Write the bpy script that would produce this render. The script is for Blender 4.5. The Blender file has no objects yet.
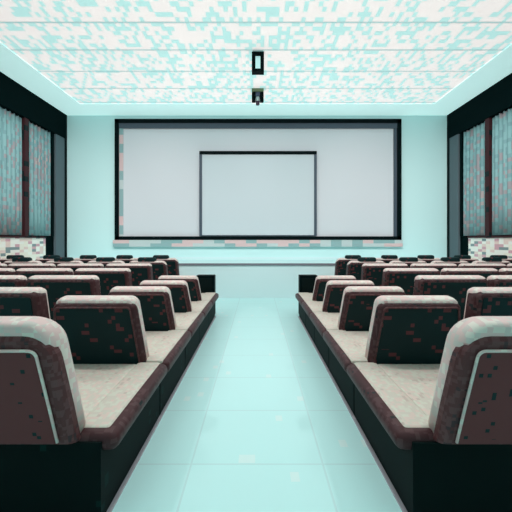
import bpy, bmesh, math, random
from mathutils import Vector
random.seed(4)
S = bpy.context.scene
COL = S.collection
PI = math.pi

# ------------------------------------------------------------------ materials
def lin(c):
    return tuple(((v/255)/12.92 if v/255 <= .04045 else ((v/255+.055)/1.055)**2.4) for v in c) + (1.0,)

def mat(name, rgb, rough=.6, spec=.3, bump=0, bscale=60, emit=None, metal=0):
    m = bpy.data.materials.new(name); m.use_nodes = True
    n, l = m.node_tree.nodes, m.node_tree.links
    b = n['Principled BSDF']
    b.inputs['Base Color'].default_value = rgb if len(rgb) == 4 else (*rgb, 1)
    b.inputs['Roughness'].default_value = rough
    b.inputs['Specular IOR Level'].default_value = spec
    b.inputs['Metallic'].default_value = metal
    tc = n.new('ShaderNodeTexCoord')
    nz = n.new('ShaderNodeTexNoise'); nz.inputs['Scale'].default_value = bscale
    l.new(tc.outputs['Object'], nz.inputs['Vector'])
    if bump:
        bp = n.new('ShaderNodeBump'); bp.inputs['Strength'].default_value = bump; bp.inputs['Distance'].default_value = .01
        l.new(nz.outputs['Fac'], bp.inputs['Height']); l.new(bp.outputs['Normal'], b.inputs['Normal'])
    if emit:
        b.inputs['Emission Color'].default_value = (*emit[:3], 1); b.inputs['Emission Strength'].default_value = emit[3]
    return m

def mottle(name, cols, cell=(.03, .03, .03), clump=3.0, wclump=.35, rough=.6, spec=.3, emit=0, stretch=(1, 1, 1)):
    """patchwork of small cells; cols = [(upper_threshold, rgb), ...] chosen per cell"""
    m = bpy.data.materials.new(name); m.use_nodes = True
    n, l = m.node_tree.nodes, m.node_tree.links
    b = n['Principled BSDF']
    b.inputs['Roughness'].default_value = rough; b.inputs['Specular IOR Level'].default_value = spec
    tc = n.new('ShaderNodeTexCoord')
    sn = n.new('ShaderNodeVectorMath'); sn.operation = 'SNAP'; sn.inputs[1].default_value = cell
    ad = n.new('ShaderNodeVectorMath'); ad.operation = 'ADD'; ad.inputs[1].default_value = (.0137, .0171, .0113)
    l.new(tc.outputs['Object'], ad.inputs[0]); l.new(ad.outputs[0], sn.inputs[0])
    w = n.new('ShaderNodeTexWhiteNoise'); w.noise_dimensions = '3D'; l.new(sn.outputs[0], w.inputs['Vector'])
    mp = n.new('ShaderNodeVectorMath'); mp.operation = 'MULTIPLY'; mp.inputs[1].default_value = stretch
    l.new(sn.outputs[0], mp.inputs[0])
    nz = n.new('ShaderNodeTexNoise'); nz.inputs['Scale'].default_value = clump; nz.inputs['Detail'].default_value = 2
    l.new(mp.outputs[0], nz.inputs['Vector'])
    mr = n.new('ShaderNodeMapRange'); mr.inputs['From Min'].default_value = .3; mr.inputs['From Max'].default_value = .7
    l.new(nz.outputs['Fac'], mr.inputs['Value'])
    mx = n.new('ShaderNodeMix'); mx.data_type = 'FLOAT'; mx.inputs[0].default_value = wclump
    l.new(w.outputs['Value'], mx.inputs[2]); l.new(mr.outputs[0], mx.inputs[3])
    cr = n.new('ShaderNodeValToRGB'); cr.color_ramp.interpolation = 'CONSTANT'
    el = cr.color_ramp.elements
    el[0].position = 0; el[0].color = cols[0][1]
    el[1].position = cols[0][0]; el[1].color = cols[1][1]
    for i in range(2, len(cols)):
        e = el.new(cols[i-1][0]); e.color = cols[i][1]
    l.new(mx.outputs[0], cr.inputs['Fac'])
    l.new(cr.outputs['Color'], b.inputs['Base Color'])
    m['out'] = cr.name
    return m

def seams(m, px, py, width, rgb, strength, ox=0, oy=0):
    """thin joint lines every px / py metres on an existing mottled material (horizontal surfaces)"""
    n, l = m.node_tree.nodes, m.node_tree.links
    b = n['Principled BSDF']
    src = b.inputs['Base Color'].links[0].from_socket
    tc = n.new('ShaderNodeTexCoord'); sp = n.new('ShaderNodeSeparateXYZ'); l.new(tc.outputs['Object'], sp.inputs[0])
    outs = []
    for ax, p, o in (('X', px, ox), ('Y', py, oy)):
        if not p: continue
        a = n.new('ShaderNodeMath'); a.operation = 'ADD'; a.inputs[1].default_value = 100*p - o + width/2
        l.new(sp.outputs[ax], a.inputs[0])
        f = n.new('ShaderNodeMath'); f.operation = 'MODULO'; f.inputs[1].default_value = p; l.new(a.outputs[0], f.inputs[0])
        t = n.new('ShaderNodeMath'); t.operation = 'LESS_THAN'; t.inputs[1].default_value = width; l.new(f.outputs[0], t.inputs[0])
        outs.append(t.outputs[0])
    o = outs[0]
    if len(outs) == 2:
        k = n.new('ShaderNodeMath'); k.operation = 'MAXIMUM'; l.new(outs[0], k.inputs[0]); l.new(outs[1], k.inputs[1]); o = k.outputs[0]
    k = n.new('ShaderNodeMath'); k.operation = 'MULTIPLY'; k.inputs[1].default_value = strength; l.new(o, k.inputs[0])
    mx = n.new('ShaderNodeMix'); mx.data_type = 'RGBA'; l.new(k.outputs[0], mx.inputs[0])
    l.new(src, mx.inputs[6]); mx.inputs[7].default_value = rgb
    l.new(mx.outputs[2], b.inputs['Base Color'])
    return mx

CY = lin((196, 236, 234)); WH = lin((255, 242, 240))
M = {}
M['floor'] = mottle('pale_floor', [(.985, lin((197, 243, 242))), (1, lin((214, 244, 242)))], (.06, .1, .1), wclump=.0, rough=.32, spec=.35)
seams(M['floor'], .94, .81, .014, lin((165, 185, 188)), .28, ox=.47, oy=2.57)
M['ceiling'] = mottle('ceiling_added_glow', [(.42, CY), (1, WH)], (.085, .15, .2), clump=.6, wclump=.16, rough=.9, spec=0, stretch=(.4, 1.3, 1))
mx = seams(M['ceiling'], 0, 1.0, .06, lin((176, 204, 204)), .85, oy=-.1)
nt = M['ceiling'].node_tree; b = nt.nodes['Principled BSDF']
nt.links.new(mx.outputs[2], b.inputs['Emission Color']); b.inputs['Emission Strength'].default_value = .55  # emission added to the ceiling tiles to light the room
M['wall'] = mat('pale_wall', lin((205, 243, 243)), .8, .1, .03, 30)
M['border'] = mat('ceiling_border_added_glow', lin((214, 242, 241)), .8, .0, emit=(*lin((204, 240, 238))[:3], .52))  # glow added to the border strips, too dark without it
M['rim'] = mottle('dark_brown_arm_leather', [(.6, lin((70, 42, 45))), (.85, lin((84, 58, 60))), (1, lin((30, 40, 42)))], (.025, .03, .025), clump=5, wclump=.4, rough=.5, spec=.2)
M['stage'] = mat('stage_front', lin((214, 240, 242)), .7, .1)
M['nosing'] = mat('stage_nosing', lin((120, 120, 130)), .5)
M['dark'] = mat('dark_wood', lin((2, 20, 21)), .8, .03, .1)
M['brownwood'] = mottle('brown_wood', [(.72, lin((62, 34, 38))), (1, lin((8, 32, 34)))], (.06, .2, .14), wclump=.4, spec=.15)
M['pilaster'] = mat('grey_pilaster', lin((94, 110, 116)), .7, .1, .05)
M['mosaic'] = mottle('mosaic_wainscot', [(.34, lin((246, 246, 238))), (.55, lin((236, 214, 206))), (.66, lin((214, 168, 178))), (.9, lin((244, 240, 226))), (1, lin((130, 150, 152)))],
                     (.1, .18, .075), wclump=.0, rough=.5)
M['curtain'] = mottle('teal_curtain', [(.45, lin((134, 176, 178))), (.62, lin((122, 160, 164))), (.80, lin((154, 152, 156))), (1, lin((176, 164, 164)))],
                      (.09, .10, .10), clump=1.2, wclump=.45, rough=.85, spec=.05, stretch=(1, 1, .4))
M['black'] = mat('black_frame', lin((1, 16, 18)), .6, .05)
M['screen'] = mat('screen_cloth', lin((208, 216, 221)), .9, .05)
M['screen2'] = mat('inner_screen_cloth', lin((198, 212, 217)), .9, .05)
M['slate'] = mat('slate_edge', lin((70, 84, 96)), .5, .2)
M['pinkteal'] = mottle('ledge_stone', [(.42, lin((214, 190, 190))), (.62, lin((140, 176, 178))), (1, lin((190, 206, 206)))], (.35, .2, .3), wclump=.5, clump=.6)
M['base'] = mottle('black_base', [(.9, lin((2, 20, 20))), (1, lin((6, 40, 38)))], (.035, .05, .035), wclump=.3, rough=.7, spec=.1)
M['kerb'] = mat('grey_kerb', lin((176, 172, 180)), .6)
M['tan'] = mottle('tan_leather', [(.34, lin((206, 208, 194))), (.62, lin((202, 198, 186))), (.84, lin((212, 196, 186))), (1, lin((192, 180, 170)))], (.022, .03, .02), clump=4, wclump=.3, rough=.5, spec=.3)
M['cream'] = mottle('cream_leather', [(.36, lin((228, 222, 212))), (.66, lin((226, 200, 196))), (.88, lin((212, 204, 198))), (1, lin((205, 160, 158)))], (.03, .03, .03), clump=4, wclump=.4, rough=.5, spec=.3)
M['brown'] = mottle('brown_leather', [(.55, lin((88, 50, 52))), (.8, lin((100, 66, 68))), (1, lin((66, 48, 52)))], (.02, .025, .02), clump=5, wclump=.4, rough=.5, spec=.25)
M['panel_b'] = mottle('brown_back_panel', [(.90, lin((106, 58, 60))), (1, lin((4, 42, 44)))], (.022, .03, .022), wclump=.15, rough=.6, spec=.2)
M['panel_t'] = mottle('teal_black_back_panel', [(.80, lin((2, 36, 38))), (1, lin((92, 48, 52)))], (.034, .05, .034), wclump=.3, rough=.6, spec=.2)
M['glow'] = mat('lamp_glass', (.5, .8, .8), .5, emit=(.55, .86, .85, .5))
M['olive'] = mat('olive_mount', lin((120, 136, 104)), .6)
M['bluelens'] = mat('blue_grey_housing', lin((74, 88, 112)), .4)
M['plum'] = mat('plum_tip', lin((72, 50, 70)), .4)
M['lens'] = mat('pale_lens', lin((214, 240, 240)), .2, .5)

# ------------------------------------------------------------------ mesh helpers
def link(name, bm, m, parent=None, loc=None, smooth=False):
    bmesh.ops.recalc_face_normals(bm, faces=bm.faces)
    me = bpy.data.meshes.new(name); bm.to_mesh(me); bm.free()
    me.materials.append(m)
    if smooth:
        for p in me.polygons: p.use_smooth = True
    o = bpy.data.objects.new(name, me); COL.objects.link(o)
    if parent: o.parent = parent
    if loc: o.location = loc
    return o

def box(bm, x0, x1, y0, y1, z0, z1, bev=0, seg=3):
    r = bmesh.ops.create_cube(bm, size=1)
    for v in r['verts']:
        v.co = Vector(((x0+x1)/2 + v.co.x*abs(x1-x0), (y0+y1)/2 + v.co.y*abs(y1-y0), (z0+z1)/2 + v.co.z*abs(z1-z0)))
    if bev:
        es = list({e for v in r['verts'] for e in v.link_edges})
        bmesh.ops.bevel(bm, geom=es, offset=bev, segments=seg, affect='EDGES', profile=.5)
    return bm

def B(*a, **k): return box(bmesh.new(), *a, **k)

def cyl(bm, c, r, h, axis='z', n=20, r2=None):
    r_ = bmesh.ops.create_cone(bm, cap_ends=True, segments=n, radius1=r, radius2=r if r2 is None else r2, depth=h)
    for v in r_['verts']:
        p = v.co.copy()
        if axis == 'x': p = Vector((p.z, p.y, -p.x))
        if axis == 'y': p = Vector((p.x, p.z, -p.y))
        v.co = p + Vector(c)
    return bm

def tube(bm, pts, r, n=6):
    rings = []
    for i, p in enumerate(pts):
        a = pts[max(i-1, 0)]; c = pts[min(i+1, len(pts)-1)]
        t = (c-a).normalized(); u = t.cross(Vector((0, 1, 0.01))).normalized(); w = t.cross(u).normalized()
        rings.append([bm.verts.new(p + (u*math.cos(2*PI*k/n) + w*math.sin(2*PI*k/n))*r) for k in range(n)])
    for a, c in zip(rings, rings[1:]):
        for k in range(n):
            bm.faces.new((a[k], a[(k+1) % n], c[(k+1) % n], c[k]))
    bm.faces.new(rings[0]); bm.faces.new(list(reversed(rings[-1])))
    return bm

def struct(name, bm, m, parent=None):
    o = link(name, bm, m, parent)
    if not parent: o['kind'] = 'structure'
    return o

def root(name, label, cat, loc=(0, 0, 0), group=None):
    o = bpy.data.objects.new(name, None); COL.objects.link(o)
    o.location = loc; o['label'] = label; o['category'] = cat; o.empty_display_size = .2
    if group: o['group'] = group
    return o

# ------------------------------------------------------------------ the room
W, H, YB, YR = 6.46, 5.77, 12.0, -2.0      # half width, height, screen wall, wall behind the viewer
struct('floor', B(-W-.2, W+.2, YR, YB+.2, -.2, 0), M['floor'])
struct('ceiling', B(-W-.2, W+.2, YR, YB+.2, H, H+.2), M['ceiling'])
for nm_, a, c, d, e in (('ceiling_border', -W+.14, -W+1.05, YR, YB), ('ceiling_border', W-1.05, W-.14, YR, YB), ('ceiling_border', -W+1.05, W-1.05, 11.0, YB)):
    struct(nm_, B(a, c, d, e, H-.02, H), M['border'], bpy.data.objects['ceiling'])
struct('wall_front', B(-W-.2, W+.2, YB, YB+.2, 0, H), M['wall'])
struct('wall_back', B(-W-.2, W+.2, YR-.2, YR, 0, H), M['wall'])
for s, nm in ((-1, 'left'), (1, 'right')):
    def sb(a, b_, *r, **k):      # a..b_ are distances in from the wall plane
        return B(*sorted((s*(W-a), s*(W-b_))), *r, **k)
    w = struct('wall_'+nm, sb(-.2, 0, YR, YB, 0, H), M['dark'])
    struct('wainscot', sb(0, .06, YR, 10.9, .0, 1.66), M['mosaic'], w)
    struct('sill', sb(0, .09, YR, 10.9, 1.66, 1.71), M['brownwood'], w)
    struct('valance', sb(0, .14, YR, 11.9, 4.95, H), M['dark'], w)
    struct('pilaster', sb(0, .12, 11.35, 11.86, 0, 4.95), M['pilaster'], w)
    struct('corner_post', sb(0, .13, 11.86, 12.0, .94, H), M['black'], w)
    struct('dado_end', sb(0, .05, 10.9, 11.35, 0, 1.71), M['dark'], w)
    y = 9.93
    for k in range(8):
        struct('post', sb(0, .12, y-.09, y+.09, 1.71, 4.95), M['brownwood'], w)
        y -= 1.42
    struct('post', sb(0, .10, 11.18, 11.28, 1.71, 4.95), M['dark'], w)
    # pleated curtains, one per bay
    spans = [(10.06, 11.14, 'nearest the screen')]
    spans += [(9.80-1.42*k-1.2, 9.80-1.42*k, t) for k, t in enumerate(['at the picture edge'])]
    for a, c, t in spans:
        bm = bmesh.new(); n = 60; cols = []
        for i in range(n+1):
            yy = a + (c-a)*i/n
            d = .055 + .022*math.sin(i/n*(c-a)*2*PI/.17) + .006*math.sin(i*.9)
            cols.append([bm.verts.new((s*(W-d + (.01 if z > 4.7 else 0)), yy, z)) for z in (1.73, 2.5, 3.3, 4.1, 4.94)])
        for p, q in zip(cols, cols[1:]):
            for j in range(4): bm.faces.new((p[j], q[j], q[j+1], p[j+1]))
        r = root('curtain', f'pleated grey-teal curtain on the {nm} wall {t}', 'curtain', (0, 0, 0), 'wall curtains')
        cl = link('curtain_cloth', bm, M['curtain'], r, smooth=True)
        md = cl.modifiers.new('t', 'SOLIDIFY'); md.thickness = .008; md.offset = 0
        link('curtain_rail', cyl(bmesh.new(), (s*(W-.055), (a+c)/2, 4.93), .012, c-a, 'y'), M['dark'], r)

# stage across the front
struct('trim_1', B(-W, W, 9.93, YB, 0, .90), M['stage'])
struct('trim_2', B(-W, W, 9.90, 10.0, .90, .955), M['nosing'])
struct('trim_3', B(-W, W, 10.0, YB, .90, .945), M['wall'])
struct('baseboard_front', B(-W+.13, W-.13, 11.97, YB, .945, 1.03), M['stage'])
struct('trim_4', B(-4.75, 4.8, 11.86, YB, 1.38, 1.60), M['pinkteal'])

# ------------------------------------------------------------------ the big framed screen and the small pull-down one
r = root('projection_screen', 'wide grey-white projection screen in a thin black frame on the front wall', 'screen', (0, YB, 0))
x0, x1, z0, z1 = -4.70, 4.77, 1.60, 5.60
link('screen_surface', B(x0+.06, x1-.06, -.04, -.005, z0+.06, z1-.06), M['screen'], r)
link('frame_side', B(x0, x0+.13, -.12, 0, z0, z1), M['black'], r)
link('frame_side', B(x1-.13, x1, -.12, 0, z0, z1), M['black'], r)
link('frame_bottom', B(x0, x1, -.12, 0, z0, z0+.12), M['black'], r)
link('frame_top', B(x0, x1, -.12, 0, z1-.13, z1), M['black'], r)
link('masking_strip', B(x0+.13, x1-.13, -.09, -.03, z1-.30, z1-.13), M['slate'], r)
link('masking_strip', B(x0+.13, x0+.26, -.07, -.03, z0+.12, z1-.3), M['pinkteal'], r)
link('masking_strip', B(x1-.24, x1-.13, -.07, -.03, z0+.12, z1-.3), M['slate'], r)

r = root('pull_down_screen', 'small square pull-down screen outlined in dark grey, hung before the wide one', 'screen', (0, YB-.12, 0))
x0, x1, z0, z1 = -1.90, 1.97, 1.73, 4.53
link('screen_surface', B(x0+.05, x1-.05, -.012, 0, z0, z1-.05), M['screen2'], r)
link('top_case', B(x0, x1, -.05, .02, z1-.11, z1, bev=.015, seg=2), M['black'], r)
for a in (x0, x1-.09): link('side_border', B(a, a+.09, -.03, .01, z0, z1-.11), M['slate'], r)
link('bottom_bar', B(x0+.09, x1-.09, -.025, .01, z0, z0+.03), M['slate'], r)

# ------------------------------------------------------------------ two fixtures hanging from the ceiling
r = root('pendant_lantern', 'black rectangular pendant lantern with a pale glass centre, the nearer ceiling fixture', 'ceiling lamp', (.02, 8.0, H))
bm = bmesh.new()
for a, c in ((-.135, -.055), (.055, .135)): box(bm, a, c, -.09, .09, -.46, -.03)
box(bm, -.055, .055, -.09, .09, -.46, -.40); box(bm, -.055, .055, -.09, .09, -.11, -.03)
link('frame', bm, M['black'], r)
link('glass', B(-.055, .055, -.05, .05, -.40, -.11), M['glow'], r)
link('ceiling_plate', B(-.12, .12, -.08, .08, -.03, 0), M['pinkteal'], r)
r = root('ceiling_camera', 'small black ceiling spotlight with olive mount, above the screen', 'spotlight', (.02, 10.0, H))
link('mount', B(-.165, .165, -.12, .12, -.09, 0, bev=.01, seg=2), M['olive'], r)
for a, c in ((-.165, -.06), (.06, .165)): link('side_shield', B(a, c, -.1, .1, -.33, -.09, bev=.02, seg=2), M['black'], r)
link('housing', B(-.06, .06, -.09, .09, -.2, -.09), M['bluelens'], r)
link('lens', cyl(bmesh.new(), (0, 0, -.26), .058, .12), M['lens'], r)
link('tip', cyl(bmesh.new(), (0, 0, -.37), .05, .1, r2=.058), M['plum'], r)
bpy.data.objects['ceiling_camera'].name = 'ceiling_spotlight'

# ------------------------------------------------------------------ recliners
def outline(hb, ht, z0, z1, rad, n=7):
    """rounded trapezoid seen from behind, from bottom left over the top to bottom right"""
    slope = math.atan2(hb-ht, z1-z0)
    pts = [(-hb, z0), (-hb+(hb-ht)*.35, z0+(z1-z0)*.35)]
    cx, cz = ht-rad, z1-rad
    a0, a1 = PI-slope*.8, PI/2
    for i in range(n+1):
        a = a0+(a1-a0)*i/n
        pts.append((-cx+rad*math.cos(a), cz+rad*math.sin(a)))
    return pts + [(-x, z) for x, z in reversed(pts)]

def back_loft(hb, ht, z0, z1, rad, lean, loops):
    bm = bmesh.new(); rings = []
    for y, ins, zl in loops:
        p = outline(hb-ins, ht-ins, z0+zl, z1-ins, max(.02, rad-ins))
        rings.append([bm.verts.new((x, y-lean*(z-z0)/(z1-z0), z)) for x, z in p])
    for a, c in zip(rings, rings[1:]):
        n = len(a)
        for k in range(n): bm.faces.new((a[k], a[(k+1) % n], c[(k+1) % n], c[k]))
    bm.faces.new(rings[0]); bm.faces.new(list(reversed(rings[-1])))
    return bm

def make_recliner(name, label, x, y, L, ztop, s, aisle, panel, group, big=False, head=False):
    """s = +1 when the aisle lies towards +x of this chair"""
    r = root(name, label, 'recliner', (x, y, 0), group)
    def sx(a, c): return sorted((s*a, s*c))
    hb, ht, z0, lean = (.41 if big else .415), (.375 if big else .36 if aisle else .40), .47, (.19 if big else .13)
    rad = .15 if big else (.075 if aisle else .11 if head else .05)
    th = .2
    edge = .54 if aisle else .425
    link('base', B(*sx(-.425, edge), .03, L+.015, .0, .455), M['base'], r)
    link('seat_cushion', B(-.37, .37, .06, L-.03, .36, .505, bev=.03), M['tan'], r, smooth=True)
    if aisle:
        ar = link('armrest', B(*sx(.36, .625), .045 if big else 0, L+.01, .385, .50, bev=.055 if big else .045, seg=5), M['rim'], r, smooth=True)
        link('arm_pad', B(*sx(.345, .565), .10 if big else .01, L, .44, .509, bev=.03 if big else .012, seg=3), M['tan'], ar, smooth=True)
    else:
        link('armrest', B(*sx(.36, .43), .05, L-.02, .3, .52, bev=.03), M['brown'], r, smooth=True)
    link('armrest', B(*sx(-.43, -.36), .05, L-.02, .3, .52, bev=.03), M['brown'], r, smooth=True)
    link('footrest', B(-.35, .35, L-.03, L+.02, .08, .36, bev=.02), M['brown'], r, smooth=True)
    bk = link('backrest', back_loft(hb, ht, z0, ztop, rad, lean,
              [(.0, .035, 0), (.03, .012, 0), (.07, .004, 0), (th-.07, 0, 0), (th-.03, .015, 0), (th, .05, 0)]), M['cream'], r, smooth=True)
    wrap = .055 if big else (th*.16 if aisle else th*.6)
    drop = .075 if big else (.045 if aisle else .03)
    zs = ztop-drop; ls = lean*(zs-z0)/(ztop-z0); hs = ht+(hb-ht)*drop/(ztop-z0)
    link('back_shell', back_loft(hb, hs, z0, zs, rad, ls,
              [(-.025, .03, .01), (-.012, .012, .005), (.015, -.004, 0), (wrap, -.007, 0), (wrap+.004, .01, 0)]), M['brown'] if big else M['rim'], bk, smooth=False)
    g = .075 if big else .04
    zp = zs-(.0 if big else .0)
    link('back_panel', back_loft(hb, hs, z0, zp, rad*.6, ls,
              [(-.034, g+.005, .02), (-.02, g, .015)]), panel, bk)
    if head:
        link('headrest', B(-.19, .19, -lean+.02, -lean+.15, ztop-.12, ztop+.07, bev=.045), M['panel_t'], bk, smooth=True)
    if aisle:
        p = outline(hb-g, hs-g, z0+.03, zp-g, .04 if big else .03)
        pts = [Vector((a, -.036-ls*(z-z0)/(zs-z0), z)) for a, z in p]
        link('piping', tube(bmesh.new(), pts, .0085), M['cream'] if big else M['brown'], bk, smooth=True)
    return r

def copy_tree(o, parent=None):
    c = o.copy(); COL.objects.link(c)
    c.parent = parent
    for ch in list(o.children): copy_tree(ch, c)
    return c

ROWN = ['nearest row', 'second row from the camera', 'third row from the camera', 'fourth row from the camera', 'fifth row from the camera', 'sixth row from the camera', 'farthest row']
COLN = ['', 'second seat from the aisle', 'third seat from the aisle', 'fourth seat from the aisle', 'fifth seat from the aisle', 'outermost seat']
AY = [2.0, 3.25, 4.4, 5.5, 6.5]
AL = [1.235, 1.135, 1.085, .985, 1.0]
AZ = [1.19, 1.10, 1.035, .985, .96]
ATXT = ['large brown-backed recliner in the {s} foreground, beside the aisle',
        'dark recliner with cream top edge, second one along the {s} edge of the aisle',
        'dark recliner, third one along the {s} edge of the aisle',
        'dark recliner, fourth one along the {s} edge of the aisle',
        'small dark recliner, farthest one along the {s} edge of the aisle']
for s, nm in ((1, 'left'), (-1, 'right')):
    for i in range(5):
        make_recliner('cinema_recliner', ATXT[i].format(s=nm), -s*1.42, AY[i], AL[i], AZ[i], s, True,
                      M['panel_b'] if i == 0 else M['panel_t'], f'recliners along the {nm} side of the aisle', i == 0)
    proto = far = None
    for row in range(7):
        nc = (1, 1, 2, 3, 4, 5, 5)[row]
        if row == 0: continue
        for k in range(1, nc+1):
            x, y = -s*(1.42+.87*k), 2.13+1.085*row
            lab = f'dark recliner {nm} side, {ROWN[row]}, {COLN[k]}'
            if row >= 5:
                if far is None:
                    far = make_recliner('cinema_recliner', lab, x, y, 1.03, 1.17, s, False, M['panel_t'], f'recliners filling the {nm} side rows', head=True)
                else:
                    c = copy_tree(far); c.location = (x, y, 0); c['label'] = lab
            elif proto is None:
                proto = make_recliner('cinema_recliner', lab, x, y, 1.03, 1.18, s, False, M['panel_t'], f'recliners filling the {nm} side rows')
            else:
                c = copy_tree(proto); c.location = (x, y, 0); c['label'] = lab
    # low black cabinet closing the run of seats, and the pale kerb line beside the bases
    r = root('end_console', f'low black console cabinet at the far end of the {nm} aisle seats', 'console', (-s*1.09, 7.70, 0))
    link('cabinet', B(-.19, .19, -.13, .13, .0, .85, bev=.01, seg=2), M['black'], r)
    link('door_panel', B(-.15, .15, -.145, -.13, .5, .8, bev=.004, seg=1), M['base'], r)
    struct('trim_'+('5' if s > 0 else '6'), B(*sorted((-s*.88, -s*.855)), .3, 7.5, 0, .012), M['kerb'])

# ------------------------------------------------------------------ light, camera
def spot(x, y, z, tx, ty, tz, power, angle, rgb=(1, .88, .87), rad=.12):
    d = bpy.data.lights.new('added_fill_spot', 'SPOT'); d.energy = power; d.color = rgb  # unseen fill spot added for brightness, no fixture behind it
    d.spot_size = math.radians(angle); d.spot_blend = 1; d.shadow_soft_size = rad
    o = bpy.data.objects.new('added_fill_spot', d); COL.objects.link(o); o.location = (x, y, z)
    o.rotation_euler = (Vector((tx, ty, tz))-Vector((x, y, z))).to_track_quat('-Z', 'Y').to_euler()
for yy, p in ((3.6, 205), (5.8, 150)):  # added overhead spots lifting the floor and seat tops
    for xx in (-4.2, 0, 4.2):
        spot(xx, yy, H-.15, xx*.85, yy+1.2, 0, p, 165)
for xx in (-4.6, -1.6, 1.6, 4.6):  # added unseen spots brightening the screen wall
    spot(xx, 5.8, H-.35, xx*1.05, 12, 2.6, 420, 74)
for sx_ in (-1, 1):  # added unseen spots brightening the side walls
    spot(sx_*1.2, 5.6, H-.3, sx_*6.4, 9.9, 2.5, 480, 60)
w = bpy.data.worlds.new('world'); S.world = w; w.use_nodes = True
w.node_tree.nodes['Background'].inputs[0].default_value = (.7, .9, .9, 1); w.node_tree.nodes['Background'].inputs[1].default_value = .3

cam = bpy.data.cameras.new('camera'); co = bpy.data.objects.new('camera', cam); COL.objects.link(co)
co.location = (0, 0, 1.6); co.rotation_euler = (PI/2, 0, 0)
cam.sensor_width = 36; cam.lens = 36*360/512; cam.shift_y = -16/512; cam.shift_x = -1/512
S.camera = co
S.view_settings.view_transform = 'Standard'; S.view_settings.look = 'None'
S.view_settings.gamma = 1; S.view_settings.use_curve_mapping = False
S.view_settings.exposure = 0.09
